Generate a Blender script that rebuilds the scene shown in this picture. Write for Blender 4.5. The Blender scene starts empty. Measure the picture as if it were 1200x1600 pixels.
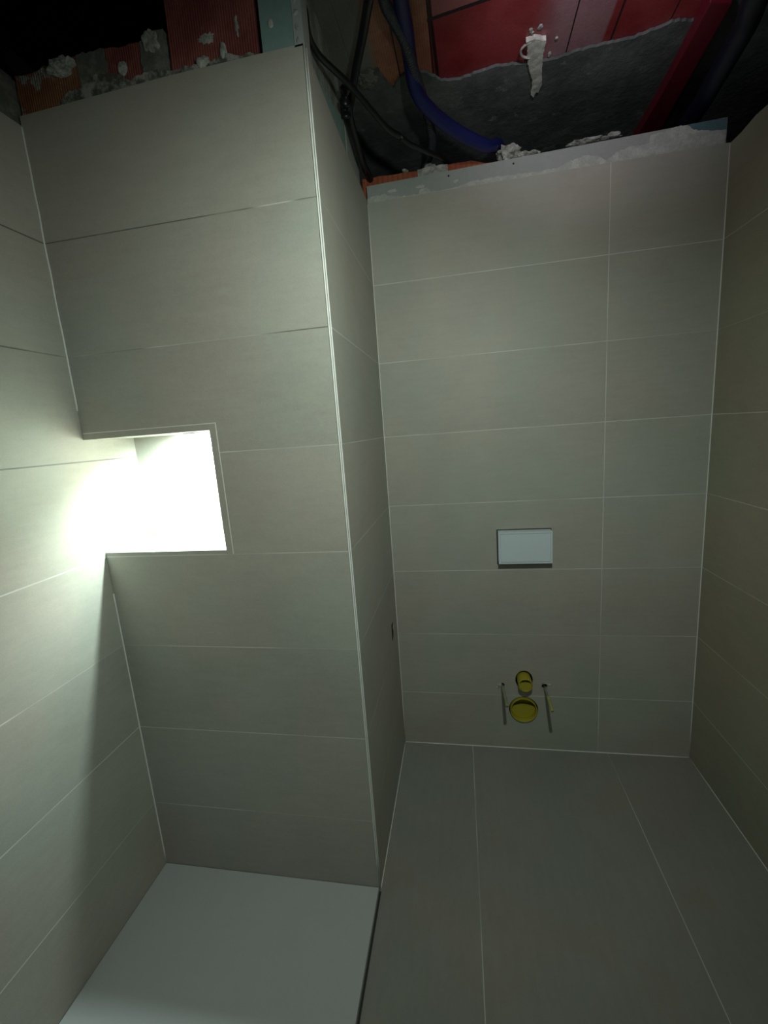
import bpy, bmesh, math, random
from mathutils import Vector, Matrix, noise
from mathutils.geometry import delaunay_2d_cdt
random.seed(7)
sc = bpy.context.scene
C = sc.collection

# ---------------------------------------------------------------- camera, light, exposure
W, D, R = 0.7915, 0.7034, 1.2535        # left wall x=-W, column front y=-D, right wall x=R, WC wall y=0
TC = 0.2719                             # first horizontal tile joint above the floor, then every 0.3 m
CZ = 2.64                               # old ceiling
YN = -2.7                               # wall behind the camera
cam_d = bpy.data.cameras.new('camera'); cam = bpy.data.objects.new('camera', cam_d); C.objects.link(cam)
cam_d.sensor_fit = 'VERTICAL'; cam_d.sensor_height = 24.0; cam_d.lens = 675.91*24/1600
cam_d.clip_start = 0.02
M = Matrix(((0.98353103, 0.03838141, 0.17661703, 0.314), (0.16609569, 0.19337422, -0.96696361, -1.8471),
            (-0.07126661, 0.98037405, 0.18381456, 1.4985), (0, 0, 0, 1)))
cam.matrix_world = M
sc.camera = cam
w = bpy.data.worlds.new('world'); sc.world = w; w.use_nodes = True
w.node_tree.nodes['Background'].inputs[0].default_value = (0.55, 0.62, 0.62, 1)
w.node_tree.nodes['Background'].inputs[1].default_value = 0.0

def aim(o, tgt):
    o.rotation_euler = (Vector(tgt) - o.location).to_track_quat('-Z', 'Y').to_euler()
def lamp(name, kind, loc, power, col, tgt=None, **kw):
    d = bpy.data.lights.new(name, kind); o = bpy.data.objects.new(name, d); C.objects.link(o)
    d.energy = power; d.color = col; o.location = loc
    for k, v in kw.items(): setattr(d, k, v)
    if tgt: aim(o, tgt)
    return o
lamp('work_lamp', 'SPOT', (0.45, -1.42, 2.00), 36, (0.88, 1.0, 0.90), (-0.06, 0.0, 1.0), spot_size=math.radians(143), spot_blend=1.0, shadow_soft_size=0.02)
lamp('ceiling_fill_spot', 'SPOT', (0.60, -0.90, 2.44), 10.5, (0.95, 0.90, 1.0), (0.70, -0.40, 2.64), spot_size=math.radians(86), spot_blend=1.0, shadow_soft_size=0.03)  # unseen spot added to brighten the ceiling
lamp('niche_spot', 'SPOT', (-0.50, -0.583, 1.518), 41, (0.82, 1.0, 0.95), (-0.50, -0.38, 1.0), spot_size=math.radians(178), spot_blend=0.62, shadow_soft_size=0.018)
lamp('rear_fill_light', 'AREA', (0.7, -2.80, 1.05), 1.25, (0.74, 1.0, 0.98), (0.7, 0, 1.05), shape='RECTANGLE', size=0.75, size_y=1.9)  # unseen fill light added behind the camera
vs = sc.view_settings
vs.view_transform = 'Standard'; vs.look = 'None'; vs.gamma = 1; vs.exposure = 0.0; vs.use_curve_mapping = False

# ---------------------------------------------------------------- node helpers
def mat(name):
    m = bpy.data.materials.new(name); m.use_nodes = True
    return m, m.node_tree, m.node_tree.nodes['Principled BSDF']
class N:
    def __init__(s, nt): s.nt = nt; s.tc = nt.nodes.new('ShaderNodeTexCoord').outputs['Object']
    def put(s, inp, v):
        if hasattr(v, 'links'): s.nt.links.new(v, inp)
        elif isinstance(v, (tuple, list)): inp.default_value = (*v, 1)[:len(inp.default_value)] if len(v) < len(inp.default_value) else v
        else: inp.default_value = v
    def m(s, op, a, b=0.0, c=0.0, clamp=False):
        n = s.nt.nodes.new('ShaderNodeMath'); n.operation = op; n.use_clamp = clamp
        s.put(n.inputs[0], a); s.put(n.inputs[1], b); s.put(n.inputs[2], c); return n.outputs[0]
    def xyz(s):
        n = s.nt.nodes.new('ShaderNodeSeparateXYZ'); s.put(n.inputs[0], s.tc); return n.outputs
    def noise(s, scale, detail=4, rough=0.55, stretch=None):
        n = s.nt.nodes.new('ShaderNodeTexNoise'); v = s.tc
        if stretch:
            mp = s.nt.nodes.new('ShaderNodeMapping'); s.put(mp.inputs['Vector'], s.tc); mp.inputs['Scale'].default_value = stretch; v = mp.outputs[0]
        s.put(n.inputs['Vector'], v); n.inputs['Scale'].default_value = scale
        n.inputs['Detail'].default_value = detail; n.inputs['Roughness'].default_value = rough
        return n.outputs['Fac']
    def ramp(s, f, a, b):      # smooth 0..1 between a and b
        n = s.nt.nodes.new('ShaderNodeMapRange'); n.interpolation_type = 'SMOOTHSTEP'
        s.put(n.inputs[0], f); n.inputs[1].default_value = a; n.inputs[2].default_value = b; return n.outputs[0]
    def mix(s, f, a, b):
        n = s.nt.nodes.new('ShaderNodeMix'); n.data_type = 'RGBA'
        s.put(n.inputs[0], f); s.put(n.inputs[6], a); s.put(n.inputs[7], b); return n.outputs[2]
    def bump(s, h, strength, dist=0.002):
        n = s.nt.nodes.new('ShaderNodeBump'); n.inputs['Strength'].default_value = strength; n.inputs['Distance'].default_value = dist
        s.put(n.inputs['Height'], h); return n.outputs[0]

TILE = (0.385, 0.375, 0.335)
def tile_mat(name, zrows=True, vert=(), axis='X', base=TILE, w_=0.0028, rough=0.42, unfilled=99, stren=0.9):
    m, nt, b = mat(name); n = N(nt); X, Y, Z = n.xyz()
    mask = None; rowid = 0.0
    if zrows:
        q = n.m('DIVIDE', n.m('SUBTRACT', Z, TC), 0.3)
        rowid = n.m('FLOOR', q)
        f = n.m('FRACT', q); d = n.m('MULTIPLY', n.m('MINIMUM', f, n.m('SUBTRACT', 1.0, f)), 0.3)
        mask = n.m('MULTIPLY', n.m('SUBTRACT', 1.0, n.ramp(d, w_*0.35, w_*0.65)), n.m('LESS_THAN', Z, 2.3))
    for x in vert:
        d = n.m('ABSOLUTE', n.m('SUBTRACT', X if axis == 'X' else Y, x))
        mk = n.m('SUBTRACT', 1.0, n.ramp(d, w_*0.35, w_*0.65))
        mask = n.m('MAXIMUM', mask, mk) if mask is not None else mk
    wn = nt.nodes.new('ShaderNodeTexWhiteNoise'); wn.noise_dimensions = '1D'; n.put(wn.inputs['W'], rowid)
    st = (1, 1, 6) if zrows else (6, 1, 1)
    big = n.noise(3.2, 4, 0.6); streak = n.noise(9, 5, 0.65, st); fine = n.noise(420, 2, 0.7); mid = n.noise(60, 3, 0.6)
    v = n.m('ADD', n.m('MULTIPLY', n.m('SUBTRACT', big, .5), .30), n.m('MULTIPLY', n.m('SUBTRACT', streak, .5), .20))
    v = n.m('ADD', v, n.m('MULTIPLY', n.m('SUBTRACT', fine, .5), .30))
    v = n.m('ADD', v, n.m('MULTIPLY', n.m('SUBTRACT', mid, .5), .12))
    v = n.m('ADD', v, n.m('MULTIPLY', n.m('SUBTRACT', wn.outputs['Value'], .5), .06))
    v = n.m('ADD', 1.0, v)
    hs = nt.nodes.new('ShaderNodeHueSaturation'); n.put(hs.inputs['Value'], v)
    tint = n.ramp(n.noise(2.1, 2), .40, .62)
    col = n.mix(tint, (base[0]*1.02, base[1]*.975, base[2]*.95), (base[0]*.955, base[1]*1.0, base[2]*.97))
    n.put(hs.inputs['Color'], col)
    fade = n.ramp(n.noise(2.6, 2), .36, .56)
    mk = n.m('MULTIPLY', mask, n.m('MULTIPLY_ADD', fade, stren*0.75, stren*0.25))
    gcol = n.mix(n.m('MULTIPLY', n.m('GREATER_THAN', Z, unfilled), n.ramp(n.noise(3.4, 2), .40, .50)), (0.62, 0.62, 0.585), (0.13, 0.13, 0.115))
    out = n.mix(mk, hs.outputs[0], gcol)
    n.put(b.inputs['Base Color'], out)
    n.put(b.inputs['Roughness'], n.m('MULTIPLY_ADD', mid, .12, rough+.06))
    b.inputs['Specular IOR Level'].default_value = 0.42
    h = n.m('SUBTRACT', n.m('ADD', n.m('MULTIPLY', fine, .35), n.m('MULTIPLY', streak, .25)), n.m('MULTIPLY', mask, .8))
    n.put(b.inputs['Normal'], n.bump(h, .16, .0012))
    return m
def rough_mat(name, c1, c2, scale=18, rough=.9, bump=.6, c3=None, dist=.006, stretch=None, lo=.4, hi=.62, spec=.3):
    m, nt, b = mat(name); n = N(nt)
    a = n.noise(scale, 6, .65, stretch); f = n.noise(scale*7, 4, .7)
    col = n.mix(n.ramp(a, lo, hi), c1, c2)
    if c3: col = n.mix(n.ramp(n.noise(scale*2.3, 5, .7), .60, .68), col, c3)
    hs = nt.nodes.new('ShaderNodeHueSaturation'); n.put(hs.inputs['Color'], col); n.put(hs.inputs['Value'], n.m('MULTIPLY_ADD', f, .7, .65))
    n.put(b.inputs['Base Color'], hs.outputs[0]); b.inputs['Roughness'].default_value = rough
    b.inputs['Specular IOR Level'].default_value = spec
    n.put(b.inputs['Normal'], n.bump(n.m('ADD', n.m('MULTIPLY', f, .4), a), bump, dist))
    return m
def brick_mat(name, c1, c2, axis=0, per=.006, rough=.8, mortar=(.30, .30, .27), mlo=.60, seams=()):
    m, nt, b = mat(name); n = N(nt); A = n.xyz()
    ribs = n.m('ABSOLUTE', n.m('SINE', n.m('MULTIPLY', A[axis], math.pi/per)))
    a = n.noise(7, 4, .6); f = n.noise(90, 4, .7)
    col = n.mix(n.ramp(a, .38, .62), c1, c2)
    col = n.mix(n.m('MULTIPLY', n.m('SUBTRACT', 1.0, ribs), .35), col, (c1[0]*.4, c1[1]*.4, c1[2]*.4))
    col = n.mix(n.ramp(n.noise(16, 6, .7), mlo, mlo+.06), col, mortar)
    hs = nt.nodes.new('ShaderNodeHueSaturation'); n.put(hs.inputs['Color'], col); n.put(hs.inputs['Value'], n.m('MULTIPLY_ADD', f, .7, .65))
    n.put(b.inputs['Base Color'], hs.outputs[0]); b.inputs['Roughness'].default_value = rough
    n.put(b.inputs['Normal'], n.bump(n.m('ADD', ribs, n.m('MULTIPLY', f, .6)), .6, .002))
    return m
def flat_mat(name, col, rough=.5, metal=0, bump=0, scale=200, var=.15, spec=.5):
    m, nt, b = mat(name); n = N(nt); f = n.noise(scale, 4, .6); g = n.noise(scale*.06, 4, .6)
    hs = nt.nodes.new('ShaderNodeHueSaturation'); n.put(hs.inputs['Color'], (*col, 1))
    n.put(hs.inputs['Value'], n.m('ADD', 1-var, n.m('MULTIPLY', n.m('ADD', f, g), var)))
    n.put(b.inputs['Base Color'], hs.outputs[0]); b.inputs['Roughness'].default_value = rough; b.inputs['Metallic'].default_value = metal
    b.inputs['Specular IOR Level'].default_value = spec
    if bump: n.put(b.inputs['Normal'], n.bump(f, bump, .001))
    return m

m_back = tile_mat('tile_back', vert=(0.8794,))
m_wall = tile_mat('tile_front', unfilled=1.6)
m_side = tile_mat('tile_side')
m_left = tile_mat('tile_left', unfilled=1.4, w_=.0036, stren=1.0)
m_right = tile_mat('tile_right', base=(0.335, 0.315, 0.25))
m_floor = tile_mat('tile_floor', zrows=False, vert=(-.273, 0.3234, 0.9197), base=(0.25, 0.25, 0.228), rough=.36, stren=.7)
m_niche = tile_mat('tile_niche', zrows=False, stren=0, vert=(9,))
m_grout = flat_mat('grout', (.72, .72, .68), .7, bump=.3)
m_trim = flat_mat('edge_trim', (.78, .79, .75), .45, bump=.2)
m_tray = flat_mat('tray_resin', (.45, .475, .475), .55, bump=.35, scale=160, var=.08)
m_tray_strip = flat_mat('dark_strip', (.03, .03, .025), .7)
m_mortar = rough_mat('mortar', (.13, .13, .115), (.22, .215, .19), 22)
m_mortarD = rough_mat('mortar_dark', (.075, .085, .083), (.14, .15, .145), 7, c3=(.20, .21, .20), lo=.35, hi=.7, bump=.8)
m_plaster = rough_mat('plaster_lumps', (.26, .26, .235), (.48, .48, .44), 40, bump=.7, dist=.003)
m_mortarM = rough_mat('mortar_mixed', (.10, .095, .08), (.36, .35, .32), 30, dist=.004, lo=.42, hi=.6)
m_streak = rough_mat('plaster_pale', (.42, .42, .38), (.66, .66, .60), 40, bump=.5, dist=.003)
m_thinset = rough_mat('thinset', (.40, .42, .38), (.50, .51, .47), 30, bump=.4, dist=.002, rough=.8)
m_dark = rough_mat('painted_void_shade', (.010, .010, .009), (.022, .02, .018), 9)  # near-black colour paints in the shade of the open voids
m_board = flat_mat('board_grey', (.33, .345, .33), .8, scale=80, var=.2, bump=.2)
m_green = flat_mat('board_green', (.20, .30, .285), .8, scale=60, var=.3, bump=.2)
m_blueb = flat_mat('board_blue', (.09, .17, .19), .8, scale=60, var=.5, bump=.2)
m_or = brick_mat('brick_orange', (.22, .075, .035), (.30, .13, .06), 0, .007, mlo=.55)
m_ma = brick_mat('brick_maroon', (.20, .045, .040), (.30, .085, .07), 0, .0065, mlo=.66)
m_or2 = brick_mat('brick_stub', (.32, .07, .03), (.38, .11, .05), 0, .02, mlo=.70)
m_steel = flat_mat('galvanised_steel', (.50, .53, .52), .35, 1, bump=.2, var=.4)
m_stud = flat_mat('dull_zinc', (.42, .45, .44), .5, .2, bump=.2, var=.3)
m_black = flat_mat('black_plastic', (.008, .009, .011), .35)
m_conduit = flat_mat('conduit_plastic', (.035, .04, .05), .30)
m_blue = flat_mat('blue_plastic', (.006, .010, .085), .45)
m_navy = flat_mat('navy_plastic', (.004, .006, .022), .5)
m_redst = flat_mat('red_primer', (.15, .010, .022), .45, var=.3)
m_white = flat_mat('white_plastic', (.62, .70, .74), .4, scale=40, var=.06)
m_yel = flat_mat('yellow_plastic', (.38, .33, .025), .45, var=.12)
m_yel2 = flat_mat('dull_yellow_sleeve', (.34, .34, .10), .5, var=.2)
m_dull = flat_mat('dusty_sleeve', (.24, .25, .15), .6, var=.3)
m_hole = flat_mat('hole_shade', (.006, .006, .006), .9)  # near-black colour stands in for the darkness inside openings

# ---------------------------------------------------------------- mesh helpers
def obj(name, bm, m, parent=None, smooth=False, bevel=0):
    me = bpy.data.meshes.new(name); bmesh.ops.recalc_face_normals(bm, faces=bm.faces); bm.to_mesh(me); bm.free()
    o = bpy.data.objects.new(name, me); C.objects.link(o); me.materials.append(m)
    if smooth:
        for p in me.polygons: p.use_smooth = True
    if bevel:
        b = o.modifiers.new('bevel', 'BEVEL'); b.width = bevel; b.segments = 3; b.limit_method = 'ANGLE'
    if parent: o.parent = parent
    return o
def tag(o, label, cat, group=None):
    o['label'] = label; o['category'] = cat
    if group: o['group'] = group
    return o
def thing(name, label, cat, loc=(0, 0, 0), group=None):
    o = bpy.data.objects.new(name, None); C.objects.link(o); o.location = loc; o.empty_display_size = .05
    return tag(o, label, cat, group)
def struct(name, bm, m, parent=None, **k):
    o = obj(name, bm, m, parent, **k); o['kind'] = 'structure'; return o
def box(bm, a, b):
    x0, y0, z0 = a; x1, y1, z1 = b
    v = [bm.verts.new(p) for p in ((x0,y0,z0),(x1,y0,z0),(x1,y1,z0),(x0,y1,z0),(x0,y0,z1),(x1,y0,z1),(x1,y1,z1),(x0,y1,z1))]
    for f in ((0,1,2,3),(4,5,6,7),(0,1,5,4),(1,2,6,5),(2,3,7,6),(3,0,4,7)): bm.faces.new([v[i] for i in f])
    return bm
def plate(outer, holes, mp, thick, bm=None):
    """flat slab with holes; mp(u,v,d) -> xyz, d = depth 0..thick"""
    bm = bm or bmesh.new()
    loops = [outer] + holes; pts = []; edges = []
    for lp in loops:
        s = len(pts); pts += [Vector(p) for p in lp]; k = len(lp)
        edges += [(s+i, s+(i+1) % k) for i in range(k)]
    vo, eo, fo, *_ = delaunay_2d_cdt(pts, edges, [], 1, 1e-6)
    def inside(p, lp):
        c = False
        for i in range(len(lp)):
            (x1, y1), (x2, y2) = lp[i], lp[i-1]
            if (y1 > p[1]) != (y2 > p[1]) and p[0] < (x2-x1)*(p[1]-y1)/(y2-y1)+x1: c = not c
        return c
    f0 = [bm.verts.new(mp(v[0], v[1], 0)) for v in vo]; f1 = [bm.verts.new(mp(v[0], v[1], thick)) for v in vo]
    cnt = {}
    for f in fo:
        cx = sum(vo[i][0] for i in f)/len(f); cy = sum(vo[i][1] for i in f)/len(f)
        if not inside((cx, cy), outer) or any(inside((cx, cy), h) for h in holes): continue
        bm.faces.new([f0[i] for i in f]); bm.faces.new([f1[i] for i in reversed(f)])
        for i in range(len(f)):
            e = (f[i], f[(i+1) % len(f)]); k = tuple(sorted(e)); cnt[k] = cnt.get(k, 0)+1
    for (a, b), c in cnt.items():
        if c == 1: bm.faces.new([f0[a], f0[b], f1[b], f1[a]])
    for v in [v for v in bm.verts if not v.link_faces]: bm.verts.remove(v)
    return bm
def circ(cx, cy, r, n=32, ry=None): return [(cx+r*math.cos(2*math.pi*i/n), cy+(ry or r)*math.sin(2*math.pi*i/n)) for i in range(n)]
def rect(x0, y0, x1, y1): return [(x0, y0), (x1, y0), (x1, y1), (x0, y1)]
XZ = lambda y0: (lambda u, v, d: (u, y0+d, v))
def catmull(pts, n=8):
    P = [Vector(p) for p in pts]; P = [2*P[0]-P[1]] + P + [2*P[-1]-P[-2]]; out = []
    for i in range(1, len(P)-2):
        for k in range(n):
            t = k/n; a, b, c, d = P[i-1:i+3]
            out.append(.5*((2*b)+(-a+c)*t+(2*a-5*b+4*c-d)*t*t+(-a+3*b-3*c+d)*t**3))
    out.append(P[-2]); return out
def tube(pts, r, seg=14, sub=8, rf=None, flat=1.0, bm=None):
    bm = bm or bmesh.new(); path = catmull(pts, sub); rings = []; up = Vector((0, 0, 1)); L = 0
    for i, p in enumerate(path):
        t = (path[min(i+1, len(path)-1)]-path[max(i-1, 0)]).normalized()
        if i == 0: nrm = t.orthogonal().normalized()
        else:
            L += (p-path[i-1]).length; nrm = (nrm-t*nrm.dot(t)).normalized()
        bn = t.cross(nrm); rr = r*(rf(L) if rf else 1)
        rings.append([bm.verts.new(p+nrm*(math.cos(a)*rr)+bn*(math.sin(a)*rr*flat)) for a in [2*math.pi*k/seg for k in range(seg)]])
    for a, b in zip(rings, rings[1:]):
        for k in range(seg): bm.faces.new([a[k], a[(k+1) % seg], b[(k+1) % seg], b[k]])
    bm.faces.new(rings[0]); bm.faces.new(rings[-1]); return bm
def lathe(prof, c, ax='y', seg=40, sx=1, sz=1, bm=None):
    """prof: list (radius, depth) along -y (towards the room)"""
    bm = bm or bmesh.new(); rings = []
    for r, d in prof:
        rings.append([bm.verts.new((c[0]+r*sx*math.cos(2*math.pi*k/seg), c[1]-d, c[2]+r*sz*math.sin(2*math.pi*k/seg)) if ax == 'y' else
                                   (c[0]+r*math.cos(2*math.pi*k/seg), c[1]+r*math.sin(2*math.pi*k/seg), c[2]-d)) for k in range(seg)])
    for a, b in zip(rings, rings[1:]):
        for k in range(seg): bm.faces.new([a[k], a[(k+1) % seg], b[(k+1) % seg], b[k]])
    bm.faces.new(rings[0]); bm.faces.new(rings[-1]); return bm
def lump(c, s, amp=.35, fr=60, seed=0, sub=4):
    bm = bmesh.new(); bmesh.ops.create_icosphere(bm, subdivisions=sub, radius=1)
    for v in bm.verts:
        p = v.co.copy(); q = Vector((p.x*s[0], p.y*s[1], p.z*s[2]))
        k = 1+amp*noise.fractal(q*fr+Vector((seed*7.1, 3, 1)), 1, 2, 4)
        v.co = Vector(c)+q*k
    return bm
def jag(pts, step=.012, amp=.004, seed=0, closed=True):
    out = []; n = len(pts)
    for i in range(n if closed else n-1):
        a, b = Vector(pts[i]), Vector(pts[(i+1) % n]); k = max(1, int((b-a).length/step)); nn = Vector((-(b-a).y, (b-a).x)).normalized()
        for j in range(k):
            p = a+(b-a)*j/k
            if j: p = p+nn*amp*noise.fractal(Vector((p.x*80, p.y*80, seed)), 1, 2, 3)
            out.append((p.x, p.y))
    if not closed: out.append(tuple(pts[-1]))
    return out

# ---------------------------------------------------------------- setting: floor and walls
struct('floor', box(bmesh.new(), (-W-.15, YN, -.06), (R+.15, .2, 0)), m_floor)
NX, NB, NT, NYB = -.378, 1.1848, 1.5358, -.4958
TT = 2.370                                           # top of the tiling
# holes in the WC wall
HW = (.558, .203); HF = (.562, .352)
holes_back = [circ(HW[0], HW[1], .064, 40), circ(HF[0], HF[1]-.001, .038, 32, .046),
              circ(.466, .322, .011, 16), circ(.650, .322, .013, 16)]
struct('wall_back', plate(rect(-.02, -.02, R+.05, TT), holes_back, XZ(0), .012), m_back)
struct('wall_back_board', plate(rect(-.02, -.02, R+.02, 2.30), [circ(HW[0], HW[1], .066, 40), circ(HF[0], HF[1], .044, 32, .052), circ(.466, .322, .014, 16), circ(.650, .322, .016, 16)], XZ(.013), .012), m_board)
struct('wall_back_hole_shade', box(bmesh.new(), (-.02, .20, -.02), (R+.05, .26, 2.25)), m_hole)
# left wall (runs on into the niche)
struct('wall_left', box(bmesh.new(), (-W-.02, YN, -.02), (-W, NYB+.02, 2.357)), m_left)
struct('wall_left_upper', plate(jag([(YN, 2.34), (-.70, 2.34), (-.70, 2.472), (YN, 2.472)], .03, .004), [], lambda u, v, d: (-W-.006-d, u, v), .06), m_mortar)
struct('wall_right', plate([(YN, -.02), (.0, -.02), (0.0, 2.368), (-.06, 2.366), (-.13, 2.372), (-.19, 2.366), (-.5, 2.37), (YN, 2.37)], [], lambda u, v, d: (R+d, u, v), .02), m_right)
# column front with the niche opening
struct('wall_column_front', plate([(-W, 0), (0, 0), (0, 2.389), (-.36, 2.389), (-W, 2.379), (-W, NT), (NX, NT), (NX, NB), (-W, NB)], [], XZ(-D), .012), m_wall)
# column side with a small rough cable opening near the WC wall
hole_side = [(-.150, .683), (-.108, .681), (-.100, .665), (-.112, .650), (-.100, .632), (-.106, .612), (-.122, .603), (-.150, .604)]
struct('wall_column_side', plate([(-D+.0121, 0), (-D+.0121, 2.378), (-.45, 2.371), (-.25, 2.366), (-.12, 2.375), (0, 2.372), (0, 0)], [hole_side], lambda u, v, d: (-d, u, v), .012), m_side)
struct('wall_column_black_fill', box(bmesh.new(), (-.04, -.157, .598), (-.0012, -.092, .690)), m_hole)  # solid black box fills the opening, its colour standing in for shade
# niche lining
bm = bmesh.new()
box(bm, (-W, NYB, NB-.012), (NX+.012, NYB+.012, NT+.012))
box(bm, (NX, -D+.012, NB-.012), (NX+.012, NYB, NT+.012))
box(bm, (-W, -D+.012, NB-.012), (NX, NYB, NB))
box(bm, (-W, -D+.012, NT), (NX, NYB, NT+.012))
struct('wall_niche', bm, m_niche)
# room behind the camera
struct('wall_front', plate([(-W-.1, -.02), (.30, -.02), (.30, 2.05), (1.10, 2.05), (1.10, -.02), (R+.1, -.02), (R+.1, CZ), (-W-.1, CZ)], [], lambda u, v, d: (u, YN-d, v), .05), m_wall)  # opening is invented, to let the rear fill light in

# light grout fillets in the corners
def strip(name, a, b, m=m_grout): return struct(name, box(bmesh.new(), a, b), m)
def fillet(name, pts, r=.0022, m=m_grout, sub=6): return struct(name, tube(pts, r, 8, sub), m, smooth=True)
rnd = random.Random(3)
lw = [(-W+.0005+rnd.uniform(-.0008, .0012), -D-.0005, z) for z in [1.62+i*(2.355-1.62)/14 for i in range(15)]]
fillet('trim_1', lw, .0024)
fillet('trim_2', [(-W+.0005, -D-.0005, .021), (-W+.0008, -D-.0006, .3), (-W+.0003, -D-.0004, .75), (-W+.0006, -D-.0006, 1.05)], .0024)
fillet('trim_3', [(.0003, -.0006, .0), (.0006, -.0009, 1.1), (.0003, -.0006, 2.366)], .0024)
fillet('trim_4', [(R-.0006, -.0006, .0), (R-.0009, -.0009, 1.1), (R-.0006, -.0006, 2.366)], .0022)
fillet('trim_5', [(0, -.0006, .0006), (.6, -.0009, .0006), (R, -.0006, .0006)], .0022)
fillet('trim_6', [(.0006, -.002, .0006), (.0008, -.35, .0006), (.0006, -D, .0006)], .0020)
fillet('trim_7', [(R-.0006, -.002, .0006), (R-.0008, -1.0, .0006), (R-.0006, YN, .0006)], .0015)
# mitred outer corner of the column: pale double bead
bm = tube([(-.0028, -D-.0008, .0), (-.0028, -D-.0010, 1.2), (-.0030, -D-.0012, 2.388)], .0022, 8)
tube([(.0010, -D+.0028, .0), (.0011, -D+.0030, 1.2), (.0012, -D+.0032, 2.380)], .0021, 8, bm=bm)
struct('trim_8', bm, m_trim, smooth=True)
bm = box(bmesh.new(), (-.0045, -D-.0001, 0), (.0002, -D+.004, 2.388)); struct('trim_9', bm, flat_mat('grout_dark', (.25, .25, .23), .8))  # darker grout strip between the two beads
# niche edge band: mitred tile strips with a pale joint outside
bm = plate([(-W+.004, NT+.0005), (NX+.0005, NT+.0005), (NX+.0005, NB-.012), (NX+.020, NB-.012), (NX+.020, NT+.017), (-W+.004, NT+.017)], [], lambda u, v, d: (u, -D-.0012+d, v), .0014)
struct('trim_10', bm, m_niche)
bm = plate([(-W+.004, NT+.017), (NX+.020, NT+.017), (NX+.020, NB-.012), (NX+.0225, NB-.012), (NX+.0225, NT+.0195), (-W+.004, NT+.0195)], [], lambda u, v, d: (u, -D-.0008+d, v), .001)
struct('trim_11', bm, m_grout)

# ---------------------------------------------------------------- upper, still open part of the room
# old ceiling of clay slabs
def ceil_mat():
    m, nt, b = mat('ceiling_clay'); n = N(nt); X, Y, Z = n.xyz()
    a = n.noise(5, 4, .6); f = n.noise(120, 4, .7)
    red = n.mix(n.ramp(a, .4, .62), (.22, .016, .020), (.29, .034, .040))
    glare_pink = n.mix(n.ramp(a, .4, .6), (.27, .13, .15), (.31, .17, .19))  # greyed pink paints lamp glare onto the red slabs
    orange = n.mix(n.ramp(n.noise(14, 5, .6), .42, .6), (.38, .14, .08), (.46, .20, .11))
    ribs = n.m('ABSOLUTE', n.m('SINE', n.m('MULTIPLY', X, math.pi/.007)))
    orange = n.mix(n.m('MULTIPLY', n.m('SUBTRACT', 1.0, ribs), .4), orange, (.10, .03, .02))
    c = n.mix(n.ramp(X, .56, .668), red, glare_pink); c = n.mix(n.ramp(X, .795, .805), c, red)
    c = n.mix(n.m('SUBTRACT', 1.0, n.ramp(X, .272, .276)), c, orange)
    # a paler slab beyond the transverse joint
    yj = n.m('MULTIPLY_ADD', X, -.117, -.327)
    paler = n.m('MULTIPLY', n.m('LESS_THAN', Y, yj), n.m('MULTIPLY', n.m('GREATER_THAN', X, .285), n.m('LESS_THAN', X, .666)))
    c = n.mix(n.m('MULTIPLY', paler, .75), c, (.34, .13, .13))
    dark = None
    def seam(x, slope, w, y0=-9, y1=9):
        nonlocal dark
        d = n.m('ABSOLUTE', n.m('SUBTRACT', n.m('SUBTRACT', X, x), n.m('MULTIPLY', n.m('ADD', Y, .35), slope)))
        k = n.m('SUBTRACT', 1.0, n.ramp(d, w*.35, w*.6))
        if y0 > -9: k = n.m('MULTIPLY', k, n.m('GREATER_THAN', Y, y0))
        dark = k if dark is None else n.m('MAXIMUM', dark, k)
    seam(.165, .03, .004); seam(.281, .05, .010, -.43); seam(.274, .02, .004); seam(.693, .02, .004); seam(.822, .02, .006); seam(.98, .02, .004); seam(.02, .02, .006)
    d = n.m('ABSOLUTE', n.m('SUBTRACT', Y, yj)); k = n.m('SUBTRACT', 1.0, n.ramp(d, .004, .007))
    k = n.m('MULTIPLY', k, n.m('MULTIPLY', n.m('GREATER_THAN', X, .27), n.m('LESS_THAN', X, .69)))
    dark = n.m('MAXIMUM', dark, k)
    c = n.mix(dark, c, (.012, .006, .006))
    # mortar-stained strip along the column
    g = n.m('MULTIPLY', n.m('SUBTRACT', 1.0, n.ramp(X, .075, .12)), n.ramp(n.noise(20, 5, .7), .22, .36))
    c = n.mix(g, c, (.20, .20, .175))
    hs = nt.nodes.new('ShaderNodeHueSaturation'); n.put(hs.inputs['Color'], c); n.put(hs.inputs['Value'], n.m('MULTIPLY_ADD', f, .6, .7))
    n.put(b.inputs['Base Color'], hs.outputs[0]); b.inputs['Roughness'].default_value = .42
    n.put(b.inputs['Normal'], n.bump(n.m('SUBTRACT', n.m('MULTIPLY', f, .4), dark), .5, .003))
    return m
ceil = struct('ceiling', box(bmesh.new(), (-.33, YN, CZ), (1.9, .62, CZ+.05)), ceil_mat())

SK = [(-.03, -.19), (0.03, -.20), (0.07, -0.228), (0.104, -0.24), (0.122, -0.187), (0.142, -0.148), (0.162, -0.184), (0.203, -0.207), (0.259, -0.184), (0.303, -0.137), (0.367, -0.127), (0.418, -0.14), (0.479, -0.15), (0.591, -0.132), (0.671, -0.128), (0.735, -0.143), (0.819, -0.144), (0.883, -0.145), (0.957, -0.163), (0.986, -0.177), (1.045, -0.162), (1.086, -0.182), (1.119, -0.212), (1.2, -.20), (1.32, -.24), (1.88, -.30)]
edge = jag(SK, .01, .006, 2, closed=False)
struct('ceiling_mortar', plate(edge+[(1.88, .6), (-.03, .6)], [], lambda u, v, d: (u, v, CZ-.009+d), .0085), m_mortarD)
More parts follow.
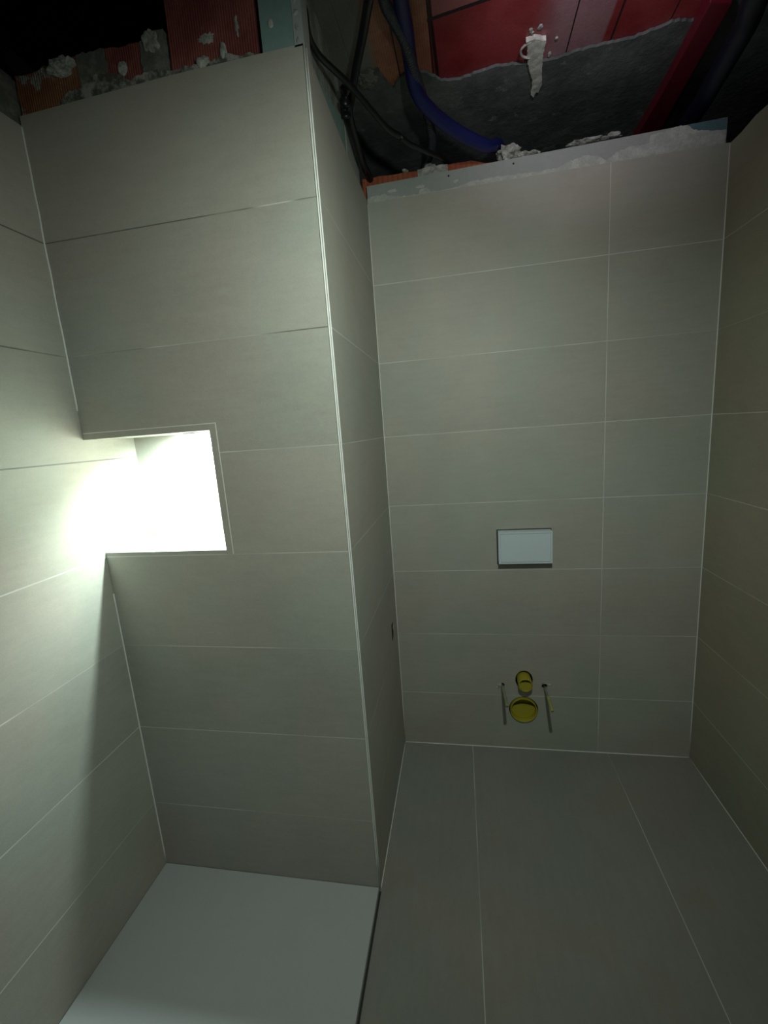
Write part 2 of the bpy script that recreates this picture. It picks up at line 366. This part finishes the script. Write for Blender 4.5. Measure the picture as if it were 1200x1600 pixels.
# dark void over the shower, beyond the ends of the walls
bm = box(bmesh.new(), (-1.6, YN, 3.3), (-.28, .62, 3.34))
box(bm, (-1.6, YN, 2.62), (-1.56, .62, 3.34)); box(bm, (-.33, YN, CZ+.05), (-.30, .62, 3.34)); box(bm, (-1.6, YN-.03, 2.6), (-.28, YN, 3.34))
struct('ceiling_void_shade', bm, m_dark)
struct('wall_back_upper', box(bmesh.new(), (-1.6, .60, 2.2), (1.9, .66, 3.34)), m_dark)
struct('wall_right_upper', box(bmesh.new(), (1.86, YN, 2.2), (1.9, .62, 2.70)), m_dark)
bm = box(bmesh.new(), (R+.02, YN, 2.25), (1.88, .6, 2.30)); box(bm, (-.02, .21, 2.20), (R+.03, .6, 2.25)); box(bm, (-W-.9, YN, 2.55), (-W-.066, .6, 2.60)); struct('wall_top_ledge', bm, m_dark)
struct('wall_left_head', box(bmesh.new(), (-W-.066, -.70, 2.30), (-W-.006, .2, 2.468)), m_mortar)

# old masonry left standing over the column front
top1 = [(-.86, 2.478), (-.806, 2.477), (-.739, 2.473), (-.70, 2.480), (-.677, 2.478)]
def masonry(name, x0, x1, top, m, seed, y0=-.695, dep=.10, z0=2.37):
    pts = [(x0, z0), (x1, z0)] + [p for p in reversed(top)]
    return struct(name, plate(jag(pts, .01, .005, seed), [], XZ(y0), dep), m)
masonry('wall_column_upper', -W, -.60, [(-W, 2.475), (-.739, 2.472), (-.68, 2.484), (-.60, 2.485)], m_or, 1)
masonry('wall_column_upper', -.60, -.52, [(-.60, 2.484), (-.52, 2.483)], m_mortar, 5, y0=-.698)
masonry('wall_column_upper', -.52, -.42, [(-.52, 2.484), (-.42, 2.478)], m_ma, 2)
masonry('wall_column_upper', -.42, -.352, [(-.42, 2.476), (-.385, 2.492), (-.352, 2.49)], m_mortar, 3, y0=-.699)
struct('wall_column_upper', plate([(-.347, 2.37), (-.118, 2.37), (-.118, CZ+.05), (-.345, CZ+.05), (-.342, 2.52)], [], XZ(-.694), .10), m_ma)
struct('wall_column_core', box(bmesh.new(), (-.118, -.66, 2.30), (-.030, -.23, CZ)), rough_mat('mortar_pale', (.27, .29, .255), (.50, .52, .47), 16, stretch=(1, 1, .35), dist=.012, bump=.9))
# mortar bed at the foot of that masonry
bm = plate(jag([(-.66, 2.372), (-.35, 2.372), (-.118, 2.372), (-.118, 2.394), (-.16, 2.397), (-.20, 2.410), (-.24, 2.398), (-.30, 2.402), (-.345, 2.40), (-.40, 2.412), (-.46, 2.402), (-.50, 2.425), (-.55, 2.432), (-.60, 2.412), (-.64, 2.408), (-.66, 2.395)], .008, .005, 4), [], XZ(-.7005), .006)
struct('wall_column_bed', bm, m_mortarM)

def chunk(label, c, s, seed, amp=.35, m=m_plaster, cat='mortar', name='mortar_lump', group=None, fr=60):
    return tag(obj(name, lump(c, s, amp, fr, seed, 4), m, smooth=False), label, cat, group)
chunk('pale crumbly mortar lump on top of the orange brick at the far left', (-.645, -.70, 2.465), (.040, .018, .018), 1, .5)
chunk('small white mortar chip stuck on the maroon brick left of the ribbed block', (-.476, -.697, 2.432), (.013, .006, .016), 2, .3)
chunk('pale mortar lump on the broken edge beside the ribbed block, highest on the left', (-.386, -.699, 2.470), (.018, .010, .026), 3, .45)
chunk('grey mortar lump at the foot of the maroon ribbed block', (-.262, -.697, 2.402), (.016, .008, .016), 4, .4)
chunk('narrow upright mortar smear low on the maroon ribbed block', (-.205, -.696, 2.412), (.008, .005, .022), 5, .4)
chunk('white ridged mortar dab high on the maroon ribbed block', (-.245, -.694, 2.452), (.020, .003, .010), 6, .5, fr=140)
chunk('tiny white plaster splash near the right edge of the ribbed block', (-.165, -.694, 2.462), (.004, .002, .020), 7, .6, fr=140)

# drywall and profiles at the head of the column
tag(obj('plasterboard_offcut', box(bmesh.new(), (-.104, -D+.001, 2.386), (-.026, -D+.013, CZ)), m_green), 'green moisture board strip above the column tiles, beside the metal stud', 'plasterboard')
chunk('white filler dab on the green board strip above the column', (-.078, -D, 2.444), (.006, .002, .010), 8, .3, cat='filler', name='filler_dab')
t = thing('metal_stud', 'galvanised steel stud standing at the corner above the column tiles', 'stud', (-.012, -D+.005, 2.385))
bm = box(bmesh.new(), (-.013, -.005, 0), (.010, -.0035, .255)); obj('flange', bm, m_stud, t)
bm = box(bmesh.new(), (.0085, -.0035, 0), (.010, .045, .255)); obj('web', bm, m_stud, t)
for k in range(9):
    d = lump((-.004, -.006, .012+.027*k), (.0035+.001*(k % 3), .0015, .006+.002*(k % 2)), .4, 200, 20+k, 3); obj('mortar_splash', d, m_plaster, t)
# board on the column's side above the tiles
tag(obj('plasterboard_sheet', plate(jag([(-.690, 2.30), (-.690, 2.47), (-.67, 2.42), (-.60, 2.415), (-.50, 2.43), (-.40, 2.455), (-.30, 2.49), (-.262, 2.50), (-.255, 2.30)], .02, .002, 3), [], lambda u, v, d: (-.014-d, u, v), .0125), m_green), 'green board strip rising above the side tiles of the column, sloping to the back', 'plasterboard')
tag(obj('plasterboard_piece', plate([(-.215, 2.30), (-.215, 2.53), (-.16, 2.52), (-.02, 2.50), (-.02, 2.30)], [], lambda u, v, d: (-.020-d, u, v), .0125), m_board), 'narrow grey board piece between column side and WC wall, above the tiles', 'plasterboard')

# board strip over the WC wall tiles
bm = plate([(.0, 2.30), (1.244, 2.30), (1.244, 2.450), (.0, 2.432)], [circ(.314, 2.420, .0035, 12), circ(.549, 2.423, .0035, 12), circ(1.017, 2.424, .0035, 12)], XZ(.007), .0055)
bs = tag(obj('plasterboard_strip', bm, m_board), 'long grey plasterboard strip along the top of the WC wall tiles', 'plasterboard')
for x, z in ((.314, 2.420), (.549, 2.423), (1.017, 2.424)):
    b_ = obj('screw_hole', lathe([(.0045, 0), (.0045, .001)], (x, .0125, z), seg=14), m_hole, bs)
obj('bare_blue_end', plate(jag([(1.112, 2.425), (1.243, 2.415), (1.243, 2.4495), (1.125, 2.4478)], .01, .003, 8), [], XZ(.0062), .0008), m_blueb, bs)
SM = [(-0.0, 2.386), (0.03, 2.392), (0.066, 2.395), (.085, 2.384), (0.164, 2.374), (.20, 2.374), (.205, 2.388), (0.234, 2.39), (.245, 2.376), (0.288, 2.373), (.34, 2.376), (0.389, 2.385), (0.486, 2.388), (0.604, 2.381), (0.706, 2.383), (0.745, 2.40), (0.80, 2.408), (0.84, 2.396), (0.867, 2.380), (0.896, 2.401), (0.943, 2.412), (.975, 2.408), (1.001, 2.412), (1.006, 2.434), (1.074, 2.444), (1.10, 2.4475), (1.121, 2.444), (1.14, 2.428), (1.18, 2.420), (1.237, 2.410), (1.243, 2.36)]
obj('adhesive_smear', plate(jag(SM+[(0, 2.36)], .007, .005, 6), [], XZ(.0022), .0052), m_thinset, bs)
for i, (a, z, l) in enumerate(((.205, 2.400, .016), (.34, 2.398, .010), (.10, 2.402, .020))):
    obj('filler_dab', lump((a, .0065, z), (l, .0016, .006), .4, 120, 40+i, 3), m_thinset, bs)
for z in (2.20,): pass
# stub of brickwork just behind the board
ST = [(-.02, 2.474), (.118, 2.468), (.197, 2.468)]
struct('wall_back_stub', plate(jag([(-.02, 2.25), (.197, 2.25), (.197, 2.466), (.118, 2.468), (-.02, 2.472)], .02, .003, 1), [], XZ(.03), .10), m_or2)
struct('wall_back_stub', plate(jag([(.198, 2.25), (.312, 2.25), (.312, 2.470), (.25, 2.474), (.198, 2.469)], .01, .003, 2), [], XZ(.028), .10), m_plaster)
struct('wall_back_stub', plate(jag([(.313, 2.25), (.62, 2.25), (.62, 2.445), (.52, 2.445), (.45, 2.452), (.40, 2.469), (.313, 2.469)], .02, .003, 3), [], XZ(.03), .10), m_or2)
struct('wall_back_stub', plate(jag([(.621, 2.25), (R, 2.25), (R, 2.44), (.95, 2.44), (.621, 2.438)], .02, .003, 4), [], XZ(.034), .10), m_mortarD)
chunk('knobbly white plaster clump behind the board top, left of its middle', (.535, .035, 2.468), (.040, .03, .028), 11, .55)
chunk('low white plaster crust trailing right from the knobbly clump', (.60, .03, 2.455), (.045, .02, .010), 12, .5)
chunk('long thin pale mortar shard lying along the board top, right half', (.82, .03, 2.462), (.085, .02, .0065), 13, .4)
chunk('pointed pale mortar flake at the right tip of the long shard', (.895, .03, 2.474), (.020, .008, .006), 14, .3)
chunk('small pale plaster crumb on the old brick behind the board, far left', (.150, .04, 2.478), (.014, .01, .005), 15, .4)
chunk('pale plaster fleck on the old brick, just below the corrugated conduit', (.245, .05, 2.484), (.020, .012, .008), 16, .5)

# joist and pipes under the old ceiling
tag(obj('steel_joist', plate([(1.043, -.27), (1.107, -.253), (1.150, .30), (1.143, .60), (1.075, .60), (1.066, .10)], [], lambda u, v, d: (u, v, CZ-.045+d), .045), m_redst, bevel=.004), 'dark red painted steel joist crossing the ceiling at upper right', 'joist')
bpy.data.objects['steel_joist'].data.transform(Matrix.Identity(4))
corr = lambda L: 1+.09*math.sin(L*2*math.pi/.0075)
tag(obj('corrugated_conduit', tube([(.13, -1.0, 2.60), (.150, -.7, 2.598), (.168, -.52, 2.585), (.18, -.46, 2.59), (.205, -.38, 2.587), (.227, -.28, 2.563), (.246, -.17, 2.551), (.26, -.07, 2.531), (.255, .02, 2.525), (.225, .10, 2.50), (.225, .17, 2.42), (.225, .17, 2.30)], .0145, 14, 60, corr), m_conduit, smooth=True), 'dark grey corrugated conduit hanging in a curve beside the blue hose', 'conduit')
tag(obj('blue_hose', tube([(.205, -1.0, 2.60), (.207, -.7, 2.60), (.209, -.5, 2.598), (.212, -.4, 2.60), (.213, -.32, 2.588), (.223, -.25, 2.549), (.259, -.2, 2.520), (.34, -.12, 2.492), (.451, -.03, 2.475), (.50, .06, 2.52), (.52, .13, 2.50), (.53, .175, 2.40), (.53, .175, 2.3)], .021, 18, 10), m_blue, smooth=True), 'blue flexible hose sweeping down behind the corrugated conduit', 'hose')
tag(obj('black_pipe', tube([(.165, -1.0, 2.60), (.155, -.7, 2.60), (.149, -.56, 2.594), (.129, -.52, 2.59), (.097, -.44, 2.586), (.059, -.36, 2.573), (.024, -.3, 2.535), (.007, -.27, 2.504), (.006, -.18, 2.480), (.004, -.08, 2.47), (.01, .01, 2.47), (.03, .17, 2.42), (.03, .17, 2.3)], .0125, 14, 10), m_black, smooth=True), 'black pipe coming down from the ceiling beside the column', 'pipe')
th = thing('electrical_cable', 'black cable with a bare shiny tip crossing from the column corner', 'cable', (0, 0, 0))
obj('sheath', tube([(-.03, -.60, 2.56), (-.016, -.62, 2.52), (-.020, -.60, 2.498), (-.020, -.57, 2.490), (-.010, -.53, 2.486), (.009, -.47, 2.495), (.043, -.4, 2.493), (.087, -.32, 2.474), (.124, -.25, 2.460), (.160, -.205, 2.456)], .0085, 12, 10), m_black, th, smooth=True)
tip = obj('tip', tube([(.158, -.207, 2.4563), (.166, -.2, 2.4555)], .0045, 12, 4), m_steel, th, smooth=True); tip['label'] = 'shiny metal tip'
tag(obj('cable_tie_bundle', tube([(.018, -.335, 2.545), (.010, -.318, 2.522), (.000, -.300, 2.508), (-.002, -.285, 2.488)], .017, 12, 8, lambda L: .8+.35*math.sin(L*190)), m_black, smooth=True), 'knotted black tie where cable and pipe meet by the column', 'tie')
tag(obj('loose_cable', tube([(.163, -.20, 2.455), (.19, -.16, 2.452), (.227, -.1, 2.462), (.314, .05, 2.485), (.40, .17, 2.42), (.40, .18, 2.3)], .008, 12, 10), m_black, smooth=True), 'black cable continuing from the shiny tip into the gap behind the board', 'cable')
tag(obj('navy_pipe', tube([(1.03, -.75, 2.47), (1.07, -.45, 2.477), (1.119, -.3, 2.503), (1.152, -.1, 2.512), (1.174, .1, 2.514), (1.18, .55, 2.51)], .03, 18, 10), m_navy, smooth=True), 'thick navy pipe in the dark upper right corner', 'pipe')
# plaster on the ceiling
DR = [(.561, -.227), (.585, -.232), (.621, -.218), (.623, -.151), (.632, -.09), (.641, -.04), (.636, .0), (.628, -.005), (.622, .02), (.611, .004), (.606, -.06), (.589, -.109), (.578, -.15), (.573, -.184)]
bm = plate(jag(DR, .008, .004, 9), [], lambda u, v, d: (u, v, CZ-.014+d), .0135)
dr = tag(obj('plaster_streak', bm, m_streak), 'long pale plaster streak on the ceiling between red clay and dark mortar', 'plaster')
obj('loop', tube([(.578, -.222, CZ-.012), (.558, -.212, CZ-.012), (.550, -.194, CZ-.012), (.560, -.172, CZ-.012), (.584, -.160, CZ-.012)], .0035, 8, 8), m_plaster, dr, smooth=True)
for i, (x, y, s, lab) in enumerate(((.573, -.250, .006, 'leftmost of the three plaster spots above the streak'), (.598, -.254, .007, 'uppermost plaster spot, right of centre above the streak'), (.578, -.240, .005, 'lowest of the plaster spots directly above the streak'), (.655, -.201, .004, 'single small plaster spot to the right of the streak'), (.645, -.145, .007, 'plaster spot beside the streak at mid height'))):
    tag(obj('plaster_spot', lump((x, y, CZ-.002), (s, s*1.3, .003), .4, 150, 60+i, 3), m_plaster), lab, 'plaster', 'plaster spots on the red ceiling')
chunk('grey mortar bulge on the ceiling where the orange clay ends, beside the black pipe', (.062, -.205, CZ-.006), (.035, .035, .012), 17, .4, m=m_mortar)

# ---------------------------------------------------------------- shower tray
tr = tag(obj('shower_tray', box(bmesh.new(), (-W+.001, -2.25, 0), (-.0035, -D-.001, .017)), m_tray, bevel=.002), 'flat pale grey shower tray at the foot of the column, lower left', 'shower tray')
obj('tray_edge_strip', box(bmesh.new(), (-.0030, -2.25, 0), (.0035, -D-.001, .002)), m_tray_strip, tr)  # thin dark strip along the tray's right edge

# ---------------------------------------------------------------- niche downlight
nl = thing('recessed_spotlight', 'small glowing spotlight set in the niche ceiling', 'spotlight', (-.50, -.583, NT))
obj('rim', lathe([(.034, -.001), (.036, .002), (.033, .004), (.029, .004), (.028, .001)], (0, 0, 0), 'z'), m_steel, nl, smooth=True)
me_, nt_, b_ = mat('lamp_glow'); b_.inputs['Emission Color'].default_value = (.9, 1, .97, 1); b_.inputs['Emission Strength'].default_value = 30
obj('lens', lathe([(.027, .0005), (.027, .002), (.020, .0025)], (0, 0, 0), 'z'), me_, nl)

# ---------------------------------------------------------------- flush plate cover
fp = thing('flush_plate', 'white rectangular flush plate cover on the WC wall', 'flush plate', (.5675, 0, .98))
def fr(a, b, c_, d_, y0, y1): return box(bmesh.new(), (a, y0, b), (c_, y1, d_))
obj('wall_frame', fr(-.1110, -.0815, .1110, .0725, -.004, -.0002), flat_mat('dark_frame', (.03, .03, .03), .8), fp, bevel=.001)  # near-black frame behind the housing, slightly larger than it
obj('housing', fr(-.1070, -.0665, .1070, .0695, -.0420, -.004), m_white, fp, bevel=.002)
bm = plate(rect(-.1075, -.0670, .1075, .0700), [rect(-.1005, -.0605, .1005, .0625)], XZ(-.0455), .0035); obj('front_frame', bm, m_white, fp)
obj('lid', fr(-.0990, -.0592, .0990, .0608, -.0460, -.042), m_white, fp, bevel=.001)

# ---------------------------------------------------------------- toilet connections
ws = thing('waste_pipe', 'large round yellow plugged waste outlet low on the WC wall', 'pipe', (HW[0], 0, HW[1]))
bm = bmesh.new(); prof = [(.0590, -.16), (.0590, .010), (.0560, .010), (.0545, .008), (.0545, -.150)]
rings = []
def ringtube(prof, seg=48, sx=1, sz=1, cz=0):
    bm = bmesh.new(); rings = [[bm.verts.new((r*sx*math.cos(2*math.pi*k/seg), -d, cz+r*sz*math.sin(2*math.pi*k/seg))) for k in range(seg)] for r, d in prof]
    rings.append(rings[0])
    for a, b in zip(rings, rings[1:]):
        for k in range(seg): bm.faces.new([a[k], a[(k+1) % seg], b[(k+1) % seg], b[k]])
    return bm
obj('collar', ringtube(prof), m_yel, ws, smooth=False)
pl_ = obj('plug', lathe([(.0543, -.050), (.0543, -.042), (.0, -.042)], (0, 0, 0)), m_yel, ws)
def halfdisc(rad, z0, n=28):
    a0 = math.asin(z0/rad); return [(rad*math.cos(a), rad*math.sin(a)) for a in [math.pi-a0+(math.pi+2*a0)*k/n for k in range(n+1)]]
obj('lower_step', plate(halfdisc(.0535, .008), [], XZ(.012), .031), m_yel, pl_, bevel=.001)
fs = thing('flush_pipe', 'smaller yellow capped flush outlet above the large waste outlet', 'pipe', (HF[0], 0, HF[1]))
obj('tube', ringtube([(.0315, -.12), (.0305, .046), (.0285, .047), (.0270, .045), (.0270, -.10)]), m_yel, fs, smooth=False)
pg = obj('plug', lathe([(.0269, .012), (.0269, .018), (.0, .018)], (0, 0, 0)), m_yel, fs)
obj('lower_step', plate(halfdisc(.0265, .006), [], XZ(-.040), .022), m_yel, pg, bevel=.001)
def stud(x, z, L, tilt, label, sleeve, seed):
    t = thing('threaded_rod', label, 'rod', (x, 0, z), 'toilet fixing rods')
    thr = lambda q: 1+.07*math.sin(q*2*math.pi/.00175*.25)
    end = Vector((tilt, -L, -.004))
    obj('rod', tube([(0, .15, 0), (0, .02, 0), tuple(end*.5), tuple(end)], .0052, 12, 40, thr), m_steel, t, smooth=True)
    a, b = end*sleeve, end*1.01
    sl = obj('sleeve', tube([tuple(a), tuple((a+b)/2), tuple(b)], .0066, 14, 6), m_yel2 if seed == 2 else m_dull, t, smooth=True); sl['label'] = 'yellow plastic sleeve'
    return t
stud(.466, .322, .145, .006, 'left toilet fixing rod, thin with a yellowish sleeve', .10, 1)
stud(.650, .322, .165, .000, 'right toilet fixing rod, thin with a yellow sleeve at its tip', .45, 2)
for i, (x, z, s, lab) in enumerate(((.453, .324, .010, 'broken plaster crumbs left of the left rod hole'), (.445, .312, .005, 'tiny plaster crumb below left of the left rod hole'), (.672, .331, .006, 'plaster crumb at the upper right of the right rod hole'), (.642, .336, .005, 'plaster crumb above the right rod hole'))):
    tag(obj('plaster_crumb', lump((x, -.001, z), (s, .003, s), .6, 250, 80+i, 3), m_plaster), lab, 'plaster')
chunk('torn paper plaster edge at the small black opening on the column side', (.0005, -.094, .645), (.0015, .0045, .036), 90, .5, cat='plaster', name='plaster_edge', fr=150)
